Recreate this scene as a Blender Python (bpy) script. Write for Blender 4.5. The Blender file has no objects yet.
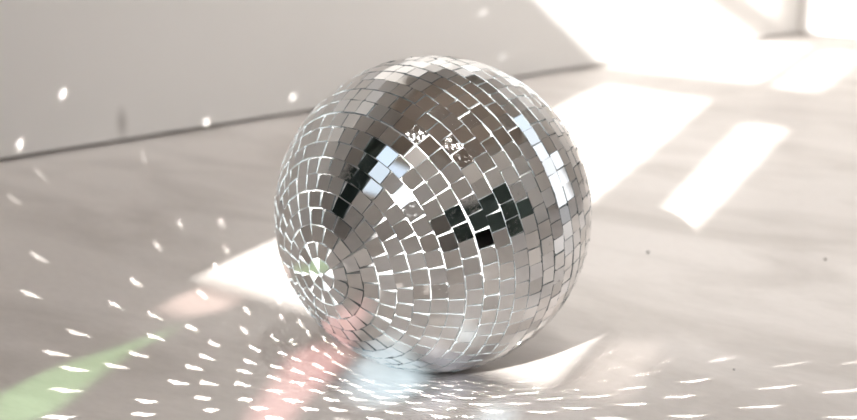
import bpy, bmesh, math, random
from mathutils import Vector, Matrix, Quaternion
random.seed(11)
scene = bpy.context.scene
COL = scene.collection

# ------------------------------------------------------------------ measured set-up
# x runs along the window wall, y from the window wall to the far wall; the ball stands at the origin
R = 0.1
CEN = Vector((0, 0, R))
AX = Vector((0.00074, -0.98045, -0.19678)).normalized()     # the ball's pole, tipped over towards the left
T1 = Vector((-1.0, -0.00075, 0.0)); T1 = (T1 - AX * T1.dot(AX)).normalized()
T2 = AX.cross(T1).normalized()
SUN = Vector((0.30366, -0.87385, 0.3797)).normalized()      # direction to the sun
XL, XR, YF, YB, ZC = -0.805, 2.0, -1.3, 1.986, 2.5          # room extents
NR = 31
RINGS = [(4,-0.4964),(11,-0.0921),(16,0.0017),(21,-0.0186),(26,0.0077),(32,0.0183),(39,-0.0455),(43,-0.0473),(46,0.0005),(50,0.0524),(53,0.0337),(56,-0.054),(59,0.0501),(61,0.0299),(62,0.0087),(62,-0.0307),(62,0.024),(61,0.0825),(59,0.062),(57,0.0104),(54,0.0504),(51,0.059),(47,0.0214),(43,0.1073),(38,0.0188),(33,0.0745),(27,0.1203),(22,0.123),(16,0.2304),(10,0.4636),(4,1.5021)]
TILT = {(1,1):(-0.1366,-0.9545,-0.2652),(12,27):(0.9303,-0.2588,-0.26),(1,0):(-0.1567,-0.9705,-0.1834),(11,24):(0.8074,-0.2913,-0.513),(9,47):(-0.7822,-0.6054,0.1471),(7,42):(-0.6733,-0.7393,-0.0039),(2,4):(0.0101,-0.9017,-0.4323),(6,3):(-0.5524,-0.7305,-0.4015),(12,26):(0.9028,-0.2284,-0.3645),(12,53):(-0.7953,-0.3887,0.4652),(7,41):(-0.6534,-0.7515,0.0917),(2,15):(-0.2398,-0.9653,-0.1039),(9,46):(-0.7315,-0.64,0.2353),(12,29):(0.9578,-0.2816,-0.057),(10,24):(0.8509,-0.426,-0.3076),(1,3):(-0.0035,-0.9413,-0.3374),(3,3):(-0.2211,-0.8604,-0.4591),(4,7):(0.0472,-0.7885,-0.6132),(10,48):(-0.7349,-0.5796,0.3522),(5,8):(0.0254,-0.7297,-0.6833),(13,28):(0.9551,-0.1655,-0.2458),(11,26):(0.8915,-0.3251,-0.3155),(1,10):(-0.1294,-0.9875,-0.0897),(11,25):(0.8587,-0.3047,-0.4122),(4,3):(-0.3139,-0.8202,-0.4782),(12,23):(0.7733,-0.1894,-0.6051),(13,27):(0.9193,-0.1381,-0.3686),(3,7):(0.1808,-0.8651,-0.4679),(11,52):(-0.7946,-0.4787,0.3735),(12,25):(0.8627,-0.2024,-0.4635),(11,27):(0.914,-0.3477,-0.2092),(6,38):(-0.5975,-0.8,-0.0538),(2,3):(-0.103,-0.8944,-0.4353),(11,23):(0.7405,-0.3006,-0.6011),(12,24):(0.8312,-0.1813,-0.5256),(6,14):(0.3474,-0.6901,-0.6349),(10,49):(-0.7801,-0.555,0.2887),(3,2):(-0.3093,-0.8728,-0.3776),(3,6):(0.0918,-0.8455,-0.526),(9,48):(-0.7973,-0.5999,0.0672),(4,8):(0.1367,-0.8008,-0.5831),(7,16):(0.444,-0.5957,-0.6693),(6,2):(-0.5864,-0.7537,-0.2968),(15,54):(-0.6472,-0.1525,0.7469),(7,1):(-0.6742,-0.7011,-0.2321),(10,23):(0.8266,-0.3983,-0.3977),(5,10):(0.1863,-0.741,-0.6451),(1,2):(-0.0767,-0.9344,-0.3478),(3,1):(-0.3475,-0.9018,-0.2568),(4,1):(-0.4012,-0.8693,-0.2889),(4,9):(0.2274,-0.8179,-0.5286),(8,0):(-0.7734,-0.6246,-0.1083),(5,3):(-0.4226,-0.7621,-0.4906),(12,28):(0.9544,-0.2689,-0.1297),(7,17):(0.4973,-0.6347,-0.5915),(5,2):(-0.4601,-0.7944,-0.3965),(10,22):(0.7849,-0.3648,-0.5009),(7,0):(-0.7034,-0.706,-0.0821),(6,0):(-0.5891,-0.8008,-0.1079),(5,1):(-0.4842,-0.8278,-0.2834),(8,43):(-0.7047,-0.681,0.1992),(6,15):(0.4086,-0.7133,-0.5694),(4,6):(-0.0123,-0.7861,-0.618),(5,0):(-0.4981,-0.8522,-0.1602),(4,2):(-0.3569,-0.8409,-0.4068),(7,15):(0.4098,-0.5766,-0.7068),(8,44):(-0.7508,-0.6535,0.096),(8,18):(0.6219,-0.5241,-0.5819),(6,13):(0.3216,-0.6569,-0.6819),(6,37):(-0.5724,-0.8198,0.0169),(5,9):(0.0739,-0.7458,-0.662),(3,5):(-0.0012,-0.8349,-0.5504),(4,25):(-0.3874,-0.9187,-0.0775),(4,0):(-0.4028,-0.9005,-0.1638),(7,2):(-0.657,-0.6682,-0.3492),(3,0):(-0.3536,-0.9259,-0.1331),(0,1):(-0.0641,-0.9634,-0.2604),(2,2):(-0.2207,-0.909,-0.3537),(6,4):(-0.5409,-0.7033,-0.4614),(10,21):(0.7421,-0.3392,-0.5781),(13,26):(0.8649,-0.1288,-0.4852),(5,7):(-0.0428,-0.7329,-0.679),(8,45):(-0.783,-0.6219,-0.0143),(13,29):(0.9782,-0.1774,-0.1078),(5,31):(-0.4741,-0.8775,-0.0722),(5,5):(-0.2523,-0.7252,-0.6407),(4,5):(-0.0987,-0.7944,-0.5994),(5,6):(-0.1386,-0.7258,-0.6737),(10,50):(-0.8076,-0.5736,0.1368),(5,11):(0.2432,-0.7562,-0.6074),(0,0):(-0.1056,-0.981,-0.1629),(9,21):(0.7827,-0.4576,-0.4219),(2,0):(-0.2378,-0.9362,-0.2589),(10,20):(0.6971,-0.3161,-0.6435),(9,45):(-0.7281,-0.6305,0.2688),(6,1):(-0.5563,-0.808,-0.1938),(6,10):(0.0749,-0.6411,-0.7638),(9,20):(0.7437,-0.4284,-0.5132),(6,7):(-0.219,-0.6526,-0.7254),(9,19):(0.6833,-0.4004,-0.6106),(6,12):(0.2758,-0.6362,-0.7206),(15,55):(-0.6759,-0.143,0.723),(5,12):(0.2973,-0.7973,-0.5253),(8,17):(0.6018,-0.4756,-0.6416),(9,49):(-0.764,-0.6451,0.0077)}

# ------------------------------------------------------------------ helpers
def link(o, parent=None):
    COL.objects.link(o)
    if parent is not None:
        o.parent = parent
    return o

def obj(name, bm, mats, parent=None, smooth=False):
    me = bpy.data.meshes.new(name)
    bm.normal_update()
    bm.to_mesh(me); bm.free()
    for m in (mats if isinstance(mats, (list, tuple)) else [mats]):
        me.materials.append(m)
    if smooth:
        for p in me.polygons:
            p.use_smooth = True
    return link(bpy.data.objects.new(name, me), parent)

def struct(name, bm, m, parent=None):
    o = obj(name, bm, m, parent)
    if parent is None:
        o['kind'] = 'structure'
    return o

def tag(o, label, cat, group=None):
    o['label'] = label; o['category'] = cat
    if group:
        o['group'] = group
    return o

def box(bm, x0, x1, y0, y1, z0, z1, bevel=0.0):
    r = bmesh.ops.create_cube(bm, size=1.0)
    for v in r['verts']:
        v.co = Vector(((x0 + x1) / 2 + v.co.x * (x1 - x0), (y0 + y1) / 2 + v.co.y * (y1 - y0), (z0 + z1) / 2 + v.co.z * (z1 - z0)))
    if bevel:
        es = list({e for v in r['verts'] for e in v.link_edges})
        bmesh.ops.bevel(bm, geom=es, offset=bevel, segments=3, affect='EDGES', profile=0.5)
    return bm

def boxo(*a, **k):
    return box(bmesh.new(), *a, **k)

def mat(name):
    m = bpy.data.materials.new(name); m.use_nodes = True
    nt = m.node_tree
    return m, nt, nt.nodes['Principled BSDF']

def simple(name, col, rough=0.6, metal=0.0, spec=0.5):
    m, nt, b = mat(name)
    b.inputs['Base Color'].default_value = (*col, 1)
    b.inputs['Roughness'].default_value = rough
    b.inputs['Metallic'].default_value = metal
    b.inputs['Specular IOR Level'].default_value = spec
    return m

def N(nt, t, **kw):
    n = nt.nodes.new(t)
    for k, v in kw.items():
        setattr(n, k, v)
    return n

def ramp(nt, stops):
    r = N(nt, 'ShaderNodeValToRGB')
    e = r.color_ramp.elements
    while len(e) < len(stops):
        e.new(0.5)
    for el, (p, c) in zip(e, stops):
        el.position = p; el.color = (*c, 1)
    return r

# ------------------------------------------------------------------ materials
def floor_material():
    m, nt, b = mat('painted_concrete')
    tc = N(nt, 'ShaderNodeTexCoord')
    mp = N(nt, 'ShaderNodeMapping'); mp.inputs['Scale'].default_value = (2.6, 6.5, 1.0); mp.inputs['Rotation'].default_value = (0, 0, math.radians(-38))
    nt.links.new(tc.outputs['Object'], mp.inputs['Vector'])
    n1 = N(nt, 'ShaderNodeTexNoise'); n1.inputs['Scale'].default_value = 1.5; n1.inputs['Detail'].default_value = 7; n1.inputs['Roughness'].default_value = 0.55; n1.inputs['Distortion'].default_value = 0.7
    nt.links.new(mp.outputs[0], n1.inputs['Vector'])
    r1 = ramp(nt, [(0.30, FLOOR_DARK), (0.56, FLOOR_LIGHT)])
    nt.links.new(n1.outputs['Fac'], r1.inputs[0])
    n2 = N(nt, 'ShaderNodeTexNoise'); n2.inputs['Scale'].default_value = 190; n2.inputs['Detail'].default_value = 3
    nt.links.new(tc.outputs['Object'], n2.inputs['Vector'])
    n3 = N(nt, 'ShaderNodeTexNoise'); n3.inputs['Scale'].default_value = 34; n3.inputs['Detail'].default_value = 5
    nt.links.new(mp.outputs[0], n3.inputs['Vector'])
    r3 = ramp(nt, [(0.25, (0.94, 0.935, 0.93)), (0.6, (1, 1, 1))])
    nt.links.new(n3.outputs['Fac'], r3.inputs[0])
    mx = N(nt, 'ShaderNodeMix', data_type='RGBA', blend_type='MULTIPLY'); mx.inputs[0].default_value = 1.0
    nt.links.new(r1.outputs[0], mx.inputs[6]); nt.links.new(r3.outputs[0], mx.inputs[7])
    nt.links.new(mx.outputs[2], b.inputs['Base Color'])
    b.inputs['Roughness'].default_value = 0.36
    b.inputs['Specular IOR Level'].default_value = 0.28
    bp = N(nt, 'ShaderNodeBump'); bp.inputs['Strength'].default_value = 0.06; bp.inputs['Distance'].default_value = 0.002
    ad = N(nt, 'ShaderNodeMath', operation='ADD')
    nt.links.new(n2.outputs['Fac'], ad.inputs[0]); nt.links.new(n1.outputs['Fac'], ad.inputs[1])
    nt.links.new(ad.outputs[0], bp.inputs['Height'])
    nt.links.new(bp.outputs[0], b.inputs['Normal'])
    return m

def wall_material(name, col, scuff=False):
    m, nt, b = mat(name)
    tc = N(nt, 'ShaderNodeTexCoord')
    n = N(nt, 'ShaderNodeTexNoise'); n.inputs['Scale'].default_value = 2.2; n.inputs['Detail'].default_value = 5
    nt.links.new(tc.outputs['Object'], n.inputs['Vector'])
    r = ramp(nt, [(0.3, tuple(c * 0.97 for c in col)), (0.7, col)])
    nt.links.new(n.outputs['Fac'], r.inputs[0])
    out = r.outputs[0]
    if scuff:                                   # a small grey scuff low on the plaster
        mp = N(nt, 'ShaderNodeMapping'); mp.inputs['Location'].default_value = tuple(-a * s for a, s in zip(SCUFF, (0, 95, 42))); mp.inputs['Scale'].default_value = (0, 95, 42)
        nt.links.new(tc.outputs['Object'], mp.inputs['Vector'])
        ln = N(nt, 'ShaderNodeVectorMath', operation='LENGTH'); nt.links.new(mp.outputs[0], ln.inputs[0])
        rr = ramp(nt, [(0.2, (0.66, 0.65, 0.64)), (1.0, (1, 1, 1))])
        nt.links.new(ln.outputs['Value'], rr.inputs[0])
        mx = N(nt, 'ShaderNodeMix', data_type='RGBA', blend_type='MULTIPLY'); mx.inputs[0].default_value = 1.0
        nt.links.new(out, mx.inputs[6]); nt.links.new(rr.outputs[0], mx.inputs[7]); out = mx.outputs[2]
    nt.links.new(out, b.inputs['Base Color'])
    b.inputs['Roughness'].default_value = 0.75
    b.inputs['Specular IOR Level'].default_value = 0.2
    n2 = N(nt, 'ShaderNodeTexNoise'); n2.inputs['Scale'].default_value = 60
    nt.links.new(tc.outputs['Object'], n2.inputs['Vector'])
    bp = N(nt, 'ShaderNodeBump'); bp.inputs['Strength'].default_value = 0.05; bp.inputs['Distance'].default_value = 0.002
    nt.links.new(n2.outputs['Fac'], bp.inputs['Height']); nt.links.new(bp.outputs[0], b.inputs['Normal'])
    return m

def mirror_material():
    """silvered glass: each tile (mesh island) a little different, some of them worn and mottled"""
    m, nt, b = mat('mirror_glass')
    g = N(nt, 'ShaderNodeNewGeometry')
    tc = N(nt, 'ShaderNodeTexCoord')
    n = N(nt, 'ShaderNodeTexNoise'); n.inputs['Scale'].default_value = 420; n.inputs['Detail'].default_value = 6; n.inputs['Roughness'].default_value = 0.7
    nt.links.new(tc.outputs['Object'], n.inputs['Vector'])
    wr = ramp(nt, [(0.62, (0, 0, 0)), (0.95, (1, 1, 1))])
    nt.links.new(g.outputs['Random Per Island'], wr.inputs[0])
    sp = ramp(nt, [(0.50, (0, 0, 0)), (0.66, (1, 1, 1))])
    nt.links.new(n.outputs['Fac'], sp.inputs[0])
    mu = N(nt, 'ShaderNodeMath', operation='MULTIPLY')
    nt.links.new(wr.outputs[0], mu.inputs[0]); nt.links.new(sp.outputs[0], mu.inputs[1])
    ro = N(nt, 'ShaderNodeMapRange'); ro.inputs['To Min'].default_value = 0.012; ro.inputs['To Max'].default_value = 0.30
    nt.links.new(mu.outputs[0], ro.inputs['Value']); nt.links.new(ro.outputs[0], b.inputs['Roughness'])
    tint = ramp(nt, [(0.0, (0.74, 0.725, 0.71)), (0.3, (0.94, 0.935, 0.93)), (0.7, (0.90, 0.915, 0.94)), (1.0, (0.66, 0.65, 0.64))])
    nt.links.new(g.outputs['Random Per Island'], tint.inputs[0])
    nt.links.new(tint.outputs[0], b.inputs['Base Color'])
    b.inputs['Metallic'].default_value = 1.0
    return m

def window_glass(name, tint=(0.97, 0.98, 0.98)):
    m = bpy.data.materials.new(name); m.use_nodes = True
    nt = m.node_tree; nt.nodes.clear()
    o = N(nt, 'ShaderNodeOutputMaterial'); mx = N(nt, 'ShaderNodeMixShader')
    t = N(nt, 'ShaderNodeBsdfTransparent'); t.inputs[0].default_value = (*tint, 1)
    gl = N(nt, 'ShaderNodeBsdfGlossy'); gl.inputs['Roughness'].default_value = 0.02
    fr = N(nt, 'ShaderNodeFresnel'); fr.inputs[0].default_value = 1.25
    nt.links.new(fr.outputs[0], mx.inputs[0]); nt.links.new(t.outputs[0], mx.inputs[1]); nt.links.new(gl.outputs[0], mx.inputs[2])
    nt.links.new(mx.outputs[0], o.inputs[0])
    return m

# ------------------------------------------------------------------ settings to tune
FLOOR_LIGHT = (0.70, 0.655, 0.625)
FLOOR_DARK = (0.51, 0.47, 0.44)
WALL = (0.83, 0.807, 0.785)
SCUFF = (XL, 0.333, 0.024)
SUN_E = 19.0
SUN_ANGLE = math.radians(0.6)
SKY = 1.15
RHO = 0.9
BOOST = 120000.0
FILL_DOWN = [(0.85, -1.05, 9), (1.5, -0.6, 10), (1.5, 1.0, 8)]
FILL_AIMED = [(x, y, 31, 29, (0.0, 0.56, 0)) for x, y in ((0.45, 0.95), (-0.1, 1.1), (0.0, 0.1), (0.65, 0.2))] + [(0.5, 1.4, 170, 60, (-0.8, 1.45, 0.50)), (0.35, -0.1, 58, 36, (-0.8, -0.05, 0.64)), (0.9, -0.5, 38, 30, (0.20, -0.02, 0)), (0.35, -1.1, 30, 44, (0.02, -0.16, 0))]

M_floor = floor_material()
M_wall = wall_material('wall_plaster', WALL, True)
M_wall2 = wall_material('wall_plaster_plain', WALL)
M_ceil = wall_material('ceiling_plaster', (0.56, 0.48, 0.42))
M_frame = simple('white_window_paint', (0.80, 0.79, 0.77), 0.4)
M_glass = window_glass('window_glass')
M_pink = window_glass('pink_sun_filter', (0.30, 0.17, 0.175))  # this and the next three: unseen filters added to colour the sun patches
M_green = window_glass('green_sun_filter', (0.11, 0.23, 0.10))
M_blue = window_glass('blue_sun_filter', (0.30, 0.40, 0.47))
M_rose = window_glass('pale_rose_sun_filter', (0.34, 0.27, 0.255))
M_haze = window_glass('pale_blue_sun_filter', (0.12, 0.135, 0.165))  # added filter for a faint bluish veil of sun on the floor
M_sheet = bpy.data.materials.new('added_sunlit_sheet'); M_sheet.use_nodes = True      # added sheet, lit by the sun behind it, to brighten tile reflections
_n = M_sheet.node_tree; _n.nodes.clear()
_o = N(_n, 'ShaderNodeOutputMaterial'); _a = N(_n, 'ShaderNodeAddShader')
_t = N(_n, 'ShaderNodeBsdfTranslucent'); _t.inputs[0].default_value = (0.115, 0.14, 0.165, 1)
_d = N(_n, 'ShaderNodeBsdfDiffuse'); _d.inputs[0].default_value = (0.5, 0.52, 0.55, 1)
_n.links.new(_t.outputs[0], _a.inputs[0]); _n.links.new(_d.outputs[0], _a.inputs[1]); _n.links.new(_a.outputs[0], _o.inputs[0])
M_dim = window_glass('grey_sun_filter', (0.15, 0.14, 0.135))  # added filter letting weak sun in beside the ball's shadow
M_dark = simple('dark_gap', (0.10, 0.09, 0.08), 0.9)

# ------------------------------------------------------------------ room shell
struct('floor', boxo(XL - 0.12, XR + 0.12, YF - 0.12, YB + 0.12, -0.08, 0.0), M_floor)
struct('ceiling', boxo(XL - 0.12, XR + 0.12, YF - 0.12, YB + 0.12, ZC, ZC + 0.08), M_ceil)
# the left wall stops a few millimetres above the floor: the dark joint seen in the photograph
GAP = 0.0045
struct('wall_left', boxo(XL - 0.12, XL, YF - 0.12, YB + 0.12, GAP, ZC), M_wall)
bm = bmesh.new(); box(bm, XL - 0.12, XL - 0.03, YF, YB + 0.1, 0, GAP); box(bm, XL, XR, YB + 0.03, YB + 0.1, 0, GAP)
struct('trim_1', bm, M_dark)

def wall_with_holes(name, axis, pos, a0, a1, z0, z1, holes, thick, m):
    """vertical wall plane at axis=pos spanning a0..a1, z0..z1, with polygonal openings; thickness goes outwards"""
    import mathutils.geometry as G
    loops = [[(a0, z0), (a1, z0), (a1, z1), (a0, z1)]] + holes
    flat = [Vector((p[0], p[1], 0)) for l in loops for p in l]
    tris = G.tessellate_polygon([[Vector((p[0], p[1], 0)) for p in l] for l in loops])
    def P(p, d):
        return Vector((p.x, pos + d, p.y)) if axis == 'y' else Vector((pos + d, p.x, p.y))
    bm = bmesh.new()
    f = [bm.verts.new(P(p, 0)) for p in flat]; k = [bm.verts.new(P(p, thick)) for p in flat]
    for t in tris:
        bm.faces.new([f[i] for i in t]); bm.faces.new([k[i] for i in reversed(t)])
    s = 0
    for l in loops:
        n = len(l)
        for i in range(n):
            a, b = s + i, s + (i + 1) % n
            bm.faces.new([f[a], f[b], k[b], k[a]])
        s += n
    bmesh.ops.recalc_face_normals(bm, faces=bm.faces)
    return struct(name, bm, m)

def rect(x0, x1, z0, z1):
    return [(x0, z0), (x1, z0), (x1, z1), (x0, z1)]

def ellip(cx, cz, rx, rz, ang=0, n=14):
    c, s = math.cos(ang), math.sin(ang)
    return [(cx + rx * math.cos(2 * math.pi * i / n) * c - rz * math.sin(2 * math.pi * i / n) * s,
             cz + rx * math.cos(2 * math.pi * i / n) * s + rz * math.sin(2 * math.pi * i / n) * c) for i in range(n)]

PANES = [[(0.185, 0.577), (0.434, 0.577), (0.372, 1.045), (0.178, 1.06)],
         [(0.452, 0.572), (0.543, 0.572), (0.520, 0.985), (0.456, 0.985), (0.484, 0.76)],
         [(-0.10, 1.27), (0.12, 1.13), (0.405, 1.13), (0.405, 1.365), (-0.10, 1.365)], rect(0.432, 0.512, 1.12, 1.335),
         rect(-0.22, 0.305, 1.43, 2.15), rect(0.374, 0.60, 1.43, 1.80)]
ADDED_PANES = [([(0.200, 0.574), (0.204, 0.546), (0.236, 0.545), (0.264, 0.5655), (0.25, 0.5745)], M_rose),  # added panes, shaped for the coloured floor light and one tile reflection
          ([(0.350, 0.5485), (0.366, 0.5605), (0.396, 0.5615), (0.412, 0.520), (0.424, 0.505), (0.390, 0.498), (0.372, 0.52)], M_pink),
          ([(0.400, 0.564), (0.445, 0.566), (0.468, 0.556), (0.464, 0.540), (0.448, 0.530), (0.425, 0.533), (0.405, 0.547)], M_blue),
          ([(0.472, 0.567), (0.470, 0.535), (0.496, 0.535), (0.500, 0.559), (0.535, 0.561), (0.535, 0.567)], M_haze),
          (rect(-0.42, 0.13, 0.70, 1.08), M_sheet),
          ([(0.547, 0.574), (0.600, 0.574), (0.590, 0.628), (0.552, 0.622)], M_dim),
          (ellip(0.528, 0.5485, 0.016, 0.0075), M_blue),
          ([(0.246, 0.5445), (0.240, 0.527), (0.228, 0.508), (0.216, 0.488), (0.218, 0.466), (0.252, 0.452), (0.276, 0.474), (0.262, 0.498), (0.250, 0.520), (0.252, 0.535)], M_green)]
wall_with_holes('wall_front', 'y', YF, XL, XR, 0, ZC, PANES + [t[0] for t in ADDED_PANES], -0.012, M_wall2)
struct('wall_right', boxo(XR, XR + 0.12, YF - 0.12, YB + 0.12, 0, ZC), M_wall2)
RW = [rect(0.80, 1.60, 0.06, 2.05)]
wall_with_holes('wall_back', 'y', YB, XL, XR, GAP, ZC, RW, 0.12, M_wall2)

def pane(axis, pos, poly, m, name, parent):
    bm = bmesh.new()
    vs = [bm.verts.new(Vector((p[0], pos, p[1])) if axis == 'y' else Vector((pos, p[0], p[1]))) for p in poly]
    bm.faces.new(vs)
    return obj(name, bm, m, parent)

def window(n, axis, pos, polys, mats):
    w = bpy.data.objects.new('window_%d' % n, None); link(w)
    w['kind'] = 'structure'
    for p, m in zip(polys, mats):
        pane(axis, pos, p, m, 'pane', w)
    return w
window(1, 'y', YF - 0.006, PANES, [M_glass] * len(PANES))
window(2, 'y', YF - 0.006, [t[0] for t in ADDED_PANES], [t[1] for t in ADDED_PANES])  # the added filter panes and sunlit sheet
window(3, 'y', YB + 0.06, RW, [M_glass])

# ------------------------------------------------------------------ mirror ball
M_mirror = mirror_material()
M_edge = simple('glass_edge', (0.55, 0.60, 0.62), 0.15, 0.6)
M_grout = simple('white_grout', (0.82, 0.81, 0.80), 0.35, 0.0, 0.6)
ball = bpy.data.objects.new('disco_ball', None); link(ball)
ball.location = (0, 0, 0)
tag(ball, 'silver mirror-tiled disco ball resting on the pale concrete floor', 'disco ball')
bm = bmesh.new()
bmesh.ops.create_uvsphere(bm, u_segments=128, v_segments=64, radius=R - 0.0017)
for v in bm.verts:
    v.co += CEN
obj('core', bm, M_grout, ball, True)

PITCH = math.pi / NR
TS = R * PITCH * 0.945           # tile side
THK = 0.0013
def ring_pt(c, p):
    return AX * math.cos(c) + (T1 * math.cos(p) + T2 * math.sin(p)) * math.sin(c)

def pane_cover(P):
    """share of the sun that reaches point P through the panes (soft by the sun's width)"""
    t = (P.y - YF) / -SUN.y
    x, z = P.x + SUN.x * t, P.z + SUN.z * t
    best = 0
    for p in PANES[:2]:
        x0, x1, z0, z1 = p[0][0], p[1][0] + 0.005, p[0][1] - 0.010, p[2][1]
        s = 0.006
        d = min(x - x0, x1 - x, z - z0, z1 - z)
        best = max(best, min(1, max(0, 0.5 + d / (2 * s))))
    return best

beams = []
for k in range(NR):
    n_k, spin = RINGS[k]
    c = (k + 0.5) * PITCH + (0.006 if k == 0 else 0)
    bm = bmesh.new()
    circ = 2 * math.pi * R * math.sin(c) / n_k
    hgt = TS if 0 < k < NR - 1 else TS * 0.88
    r_in = R * min(math.sin(c), max(math.sin(c) - 0.5 * PITCH * 0.94 * abs(math.cos(c)), 0.022))
    w = min(TS * 1.012, circ * 0.962, 2 * r_in * math.tan(math.pi / n_k) * 0.985)
    if k in (0, NR - 1):
        w = 0.0060
    elif k < 5:
        w = min(TS * 0.97, w / (1 - (0.20, 0.17, 0.12, 0.07, 0.04)[k]) * 1.0)
    ringoff = random.gauss(0, 0.0012)
    for j in range(n_k):
        p = spin + 2 * math.pi * j / n_k
        nrm0 = ring_pt(c, p)
        if (k, j) in TILT:
            n = Vector(TILT[(k, j)]).normalized()
            pos = CEN + nrm0 * (R - 0.0004)
        else:
            sd = 0.017
            jit = Vector((random.gauss(0, sd), random.gauss(0, sd), random.gauss(0, sd)))
            n = (nrm0 + jit).normalized()
            pos = CEN + ring_pt(c + random.gauss(0, 0.0018) + ringoff, p + random.gauss(0, 0.0022) / max(math.sin(c), .1)) * (R - 0.0004)
        # tile axes: a along the ring, b towards the pole
        a = AX.cross(nrm0).normalized()
        a = (a - n * a.dot(n)).normalized()
        b = n.cross(a).normalized()
        th = random.gauss(0, 0.018)
        a, b = a * math.cos(th) + b * math.sin(th), b * math.cos(th) - a * math.sin(th)
        ww, hh = w * random.uniform(0.975, 1.0) / 2, hgt * random.uniform(0.975, 1.0) / 2
        taper = (0.42, 0.17, 0.12, 0.07, 0.04)[k] if k < 5 else 0.0       # tiles by the pole are cut to a wedge
        cor = []
        for sx, sy in ((-1, -1), (1, -1), (1, 1), (-1, 1)):
            u, v = sx * ww * (1 - sy * taper), sy * hh
            r_ = random.random()
            if r_ < 0.13:                                   # a chipped corner
                q = random.uniform(0.0006, 0.0016)
                pts = [(u, v - sy * q), (u - sx * q, v)]
                if sx * sy < 0:
                    pts.reverse()
                cor += pts
            else:
                cor.append((u + random.gauss(0, .00012), v + random.gauss(0, .00012)))
        top = [bm.verts.new(pos + a * u + b * v) for u, v in cor]
        bot = [bm.verts.new(pos + a * u + b * v - n * THK) for u, v in cor]
        f = bm.faces.new(top); f.material_index = 0
        m_ = len(cor)
        for i in range(m_):
            g = bm.faces.new([top[i], bot[i], bot[(i + 1) % m_], top[(i + 1) % m_]]); g.material_index = 1
        # the sunbeam this tile throws
        ci = n.dot(SUN)
        if ci > 0.03:
            cov = sum(pane_cover(pos + a * (du * ww) + b * (dv * hh)) for du in (-.6, 0, .6) for dv in (-.6, 0, .6)) / 9
            if (k, j) in TILT:
                cov = max(cov, 0.35)
            if cov > 0.03:
                beams.append((pos.copy(), n.copy(), a * ww, b * hh, cov, (k, j) in TILT))
    bmesh.ops.recalc_face_normals(bm, faces=bm.faces)
    obj('mirror_band', bm, [M_mirror, M_edge], ball)

# ------------------------------------------------------------------ specks on the floor
M_grit = simple('dark_grit', (0.10, 0.09, 0.085), 0.8)
def grit(x, y, r, label, seed):
    rnd = random.Random(seed)
    bm = bmesh.new()
    bmesh.ops.create_icosphere(bm, subdivisions=2, radius=r)
    for v in bm.verts:
        v.co *= rnd.uniform(0.75, 1.15)
        v.co.z = max(v.co.z * 0.7 + r * 0.5, 0)
    o = obj('grit', bm, M_grit, None, True); o.location = (x, y, 0)
    tag(o, label, 'grit', 'dark specks of grit on the floor')
grit(-0.0540, 0.3284, 0.0013, 'dark speck of grit on the bright floor nearest the ball, just right of it', 1)
grit(0.0666, 0.4084, 0.0012, 'dark speck of grit farthest right, near the edge of the photo', 2)
grit(0.1502, 0.1217, 0.0007, 'tiniest of the three specks of grit, nearest the front among the light spots', 3)

# ------------------------------------------------------------------ things only the mirror tiles see
M_sofa = simple('dark_green_cloth', (0.055, 0.078, 0.072), 0.85)
M_leg = simple('dark_wood', (0.03, 0.02, 0.015), 0.5)
sofa = bpy.data.objects.new('sofa', None); link(sofa); sofa.location = (1.72, -0.28, 0)
tag(sofa, 'low dark green sofa against the right wall, seen only in the mirror tiles', 'sofa')
def part(name, m, *a, bev=0.02):
    return obj(name, boxo(*a, bevel=bev), m, sofa)
part('base', M_sofa, -0.46, 0.24, -0.72, 0.72, 0.06, 0.26)
part('backrest', M_sofa, 0.05, 0.24, -0.72, 0.72, 0.262, 0.80)
part('armrest', M_sofa, -0.46, 0.048, -0.72, -0.56, 0.262, 0.52)
part('armrest', M_sofa, -0.46, 0.048, 0.56, 0.72, 0.262, 0.52)
part('seat_cushion', M_sofa, -0.45, 0.046, -0.556, -0.003, 0.263, 0.40, bev=0.03)
part('seat_cushion', M_sofa, -0.45, 0.046, 0.003, 0.556, 0.263, 0.40, bev=0.03)
for sx in (-0.40, 0.20):
    for sy in (-0.64, 0.64):
        part('leg', M_leg, sx - 0.02, sx + 0.02, sy - 0.02, sy + 0.02, 0.0, 0.06, bev=0.004)

cur = bpy.data.objects.new('curtain', None); link(cur); cur.location = (-0.46, YF + 0.07, 0)
tag(cur, 'dark green curtain hanging left of the sunny window, seen only in the mirror tiles', 'curtain')
bm = bmesh.new()
rows = []
for iz in range(2):
    z = 0.03 if iz == 0 else 2.10
    rows.append([bm.verts.new((-0.20 + 0.40 * i / 72, 0.022 * math.sin(i / 72 * 2 * math.pi * 7), z)) for i in range(73)])
for i in range(72):
    bm.faces.new([rows[0][i], rows[0][i + 1], rows[1][i + 1], rows[1][i]])
c_ = obj('fabric', bm, M_sofa, cur, True)
sd_ = c_.modifiers.new('thick', 'SOLIDIFY'); sd_.thickness = 0.003
bm = bmesh.new()
bmesh.ops.create_cone(bm, cap_ends=True, segments=20, radius1=0.011, radius2=0.011, depth=0.46, matrix=Matrix.Translation((0, 0, 2.113)) @ Matrix.Rotation(math.pi / 2, 4, 'Y'))
obj('rod', bm, M_leg, cur, True)
for sx in (-0.2, 0.2):
    obj('bracket', boxo(sx - 0.008, sx + 0.008, -0.07, 0.0, 2.105, 2.121), M_leg, cur)

# ------------------------------------------------------------------ light
def look(o, d):
    o.rotation_mode = 'QUATERNION'
    o.rotation_quaternion = d.to_track_quat('-Z', 'Y')

sl = bpy.data.lights.new('sun', 'SUN'); sl.energy = SUN_E; sl.angle = SUN_ANGLE; sl.color = (1.0, 0.97, 0.935)
so = link(bpy.data.objects.new('sun', sl)); look(so, -SUN); so.location = SUN * 6

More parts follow.
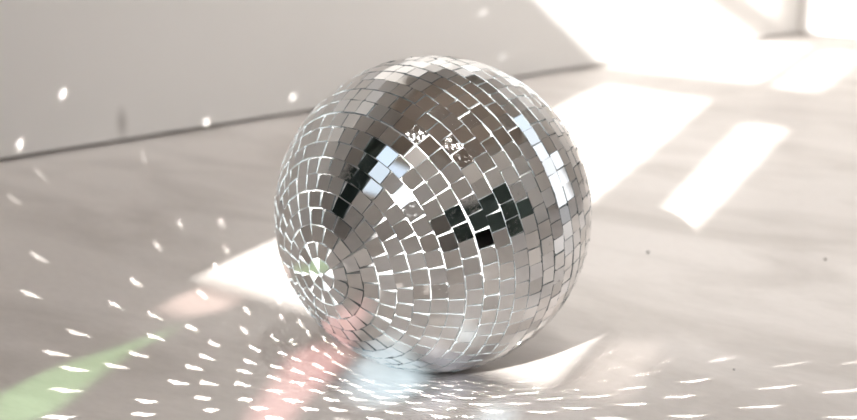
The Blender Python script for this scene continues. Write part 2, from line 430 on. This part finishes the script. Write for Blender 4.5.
def portal(name, loc, d, sx, sy):
    l = bpy.data.lights.new(name, 'AREA'); l.shape = 'RECTANGLE'; l.size = sx; l.size_y = sy
    l.cycles.is_portal = True
    o = link(bpy.data.objects.new(name, l)); o.location = loc; look(o, Vector(d))
portal('window_portal', (0.25, YF - 0.02, 1.19), (0, 1, 0), 0.76, 1.3)
portal('back_window_portal', (1.20, YB + 0.125, 1.05), (0, -1, 0), 0.82, 2.02)

# fill spots added under the ceiling to brighten floor and walls; no known fixtures
def fill_spot(x, y, w, ang=None, target=None):
    l = bpy.data.lights.new('added_fill_spot', 'SPOT'); l.energy = w; l.shadow_soft_size = 0.045
    l.spot_size = math.radians(ang or 150); l.spot_blend = 1.0; l.color = (1.0, 0.95, 0.91) if ang is None else (1.0, 0.995, 0.98)
    o = link(bpy.data.objects.new('added_fill_spot', l)); o.location = (x, y, ZC - 0.03)
    look(o, (Vector(target) - o.location) if target else Vector((0, 0, -1)))
for x, y, w in FILL_DOWN:
    fill_spot(x, y, w)
for x, y, w, a, tg in FILL_AIMED:
    fill_spot(x, y, w, a, tg)

# sunbeams thrown back by the mirror tiles: one narrow beam per sunlit tile, its size, direction and
# strength following from the tile's own size and tilt and the sun's direction
nb = 0
for pos, n, a, b, cov, seen in beams:
    ci = n.dot(SUN)
    r = (2 * ci * n - SUN).normalized()
    # does it land in or near the view?
    keep = False
    if r.z < -0.02:
        t = -pos.z / r.z; H = pos + r * t
        if H.x < XL:
            if not seen:
                continue
            H = pos + r * ((XL - pos.x) / r.x)
        keep = -1.0 < H.x < 0.75 and -0.52 < H.y < 1.9 and (H.x < 0.62 or H.y < .3)
    elif r.x < -0.05 and seen:
        H = pos + r * ((XL - pos.x) / r.x)
        keep = H.z < 0.5 and -0.2 < H.y < 1.98
    if not keep:
        continue
    pa, pb = a - r * a.dot(r), b - r * b.dot(r)          # the beam's cross-section: a parallelogram
    e = (pa if pa.length > pb.length else pb).normalized(); f = r.cross(e)
    sx = abs(pa.dot(e)) + abs(pb.dot(e)); sy = abs(pa.dot(f)) + abs(pb.dot(f))
    det = pa.dot(e) * pb.dot(f) - pb.dot(e) * pa.dot(f)
    g1 = (e * pb.dot(f) - f * pb.dot(e)) / det; g2 = (f * pa.dot(e) - e * pa.dot(f)) / det
    org = pos + r * 0.0015
    l = bpy.data.lights.new('reflected_sunbeam', 'AREA'); l.shape = 'RECTANGLE'
    l.size = 2 * sx; l.size_y = 2 * sy
    l.spread = math.radians(0.6)
    l.energy = SUN_E * RHO * cov * (4 * sx * sy) * BOOST
    l.color = sl.color
    l.use_nodes = True
    lt = l.node_tree; em = lt.nodes['Emission']
    ge = lt.nodes.new('ShaderNodeNewGeometry')
    sb_ = lt.nodes.new('ShaderNodeVectorMath'); sb_.operation = 'SUBTRACT'; sb_.inputs[1].default_value = org
    lt.links.new(ge.outputs['Position'], sb_.inputs[0])
    last = None
    for g in (g1, g2):
        dt = lt.nodes.new('ShaderNodeVectorMath'); dt.operation = 'DOT_PRODUCT'; dt.inputs[1].default_value = g
        lt.links.new(sb_.outputs[0], dt.inputs[0])
        ab = lt.nodes.new('ShaderNodeMath'); ab.operation = 'ABSOLUTE'; lt.links.new(dt.outputs['Value'], ab.inputs[0])
        le = lt.nodes.new('ShaderNodeMath'); le.operation = 'LESS_THAN'; le.inputs[1].default_value = 1.0; lt.links.new(ab.outputs[0], le.inputs[0])
        mu = lt.nodes.new('ShaderNodeMath'); mu.operation = 'MULTIPLY'; mu.inputs[1].default_value = 1.0 / BOOST
        lt.links.new(le.outputs[0], mu.inputs[0])
        if last is not None:
            lt.links.new(last.outputs[0], mu.inputs[1])
        last = mu
    lt.links.new(mu.outputs[0], em.inputs['Color'])
    em.inputs['Strength'].default_value = 1.0
    o = link(bpy.data.objects.new('reflected_sunbeam', l))
    o.location = org
    rot = Matrix((e, (-r).cross(e), -r)).transposed()
    o.rotation_mode = 'QUATERNION'; o.rotation_quaternion = rot.to_quaternion()
    nb += 1
print('beams', nb)

# ------------------------------------------------------------------ sky and trees outside
w = bpy.data.worlds.new('outdoors'); scene.world = w; w.use_nodes = True
nt = w.node_tree; nt.nodes.clear()
out = N(nt, 'ShaderNodeOutputWorld'); bg = N(nt, 'ShaderNodeBackground')
tc = N(nt, 'ShaderNodeTexCoord'); sep = N(nt, 'ShaderNodeSeparateXYZ')
nt.links.new(tc.outputs['Generated'], sep.inputs[0])
sky = ramp(nt, [(0.0, (0.95, 0.97, 1.0)), (0.4, (0.90, 0.95, 1.0)), (1.0, (0.50, 0.68, 0.95))])
nt.links.new(sep.outputs['Z'], sky.inputs[0])
ns = N(nt, 'ShaderNodeTexNoise'); ns.inputs['Scale'].default_value = 9; ns.inputs['Detail'].default_value = 9; ns.inputs['Roughness'].default_value = 0.72
nt.links.new(tc.outputs['Generated'], ns.inputs['Vector'])
ad = N(nt, 'ShaderNodeMath', operation='MULTIPLY_ADD'); ad.inputs[1].default_value = 0.55
nt.links.new(ns.outputs['Fac'], ad.inputs[0]); ad.inputs[2].default_value = -0.30
sb = N(nt, 'ShaderNodeMath', operation='SUBTRACT'); nt.links.new(ad.outputs[0], sb.inputs[0]); nt.links.new(sep.outputs['Z'], sb.inputs[1])
tr = ramp(nt, [(0.0, (0, 0, 0)), (0.03, (1, 1, 1))]); nt.links.new(sb.outputs[0], tr.inputs[0])
leaf = ramp(nt, [(0.35, (0.015, 0.03, 0.02)), (0.7, (0.10, 0.14, 0.08))]); nt.links.new(ns.outputs['Fac'], leaf.inputs[0])
mx = N(nt, 'ShaderNodeMix', data_type='RGBA'); nt.links.new(tr.outputs[0], mx.inputs[0]); nt.links.new(sky.outputs[0], mx.inputs[6]); nt.links.new(leaf.outputs[0], mx.inputs[7])
nt.links.new(mx.outputs[2], bg.inputs[0]); bg.inputs[1].default_value = SKY
nt.links.new(bg.outputs[0], out.inputs[0])

# ------------------------------------------------------------------ camera
cd = bpy.data.cameras.new('camera'); cam = link(bpy.data.objects.new('camera', cd))
cam.location = (0.58182, -0.63916, 0.3055)
fw = Vector((-0.65771, 0.71777, -0.22854)).normalized(); rt = Vector((0.73728, 0.67559, 0.0)).normalized(); up = rt.cross(fw)
cam.rotation_mode = 'QUATERNION'; cam.rotation_quaternion = Matrix((rt, up, -fw)).transposed().to_quaternion()
cd.sensor_fit = 'HORIZONTAL'; cd.sensor_width = 36.0; cd.lens = 36.0 * 1403.6 / 857
cd.clip_start = 0.01
cd.dof.use_dof = True; cd.dof.focus_distance = 0.75; cd.dof.aperture_fstop = (cd.lens / 1000) / 0.0065
scene.camera = cam

vs = scene.view_settings
vs.view_transform = 'Standard'; vs.look = 'None'; vs.gamma = 1.0; vs.use_curve_mapping = False; vs.exposure = 0.26
cy = scene.cycles
cy.use_denoising = True
cy.max_bounces = 12; cy.diffuse_bounces = 6; cy.glossy_bounces = 5; cy.transparent_max_bounces = 12
cy.caustics_reflective = True; cy.sample_clamp_indirect = 2.0; cy.caustics_refractive = False
cy.use_light_tree = True; cy.light_sampling_threshold = 0.0
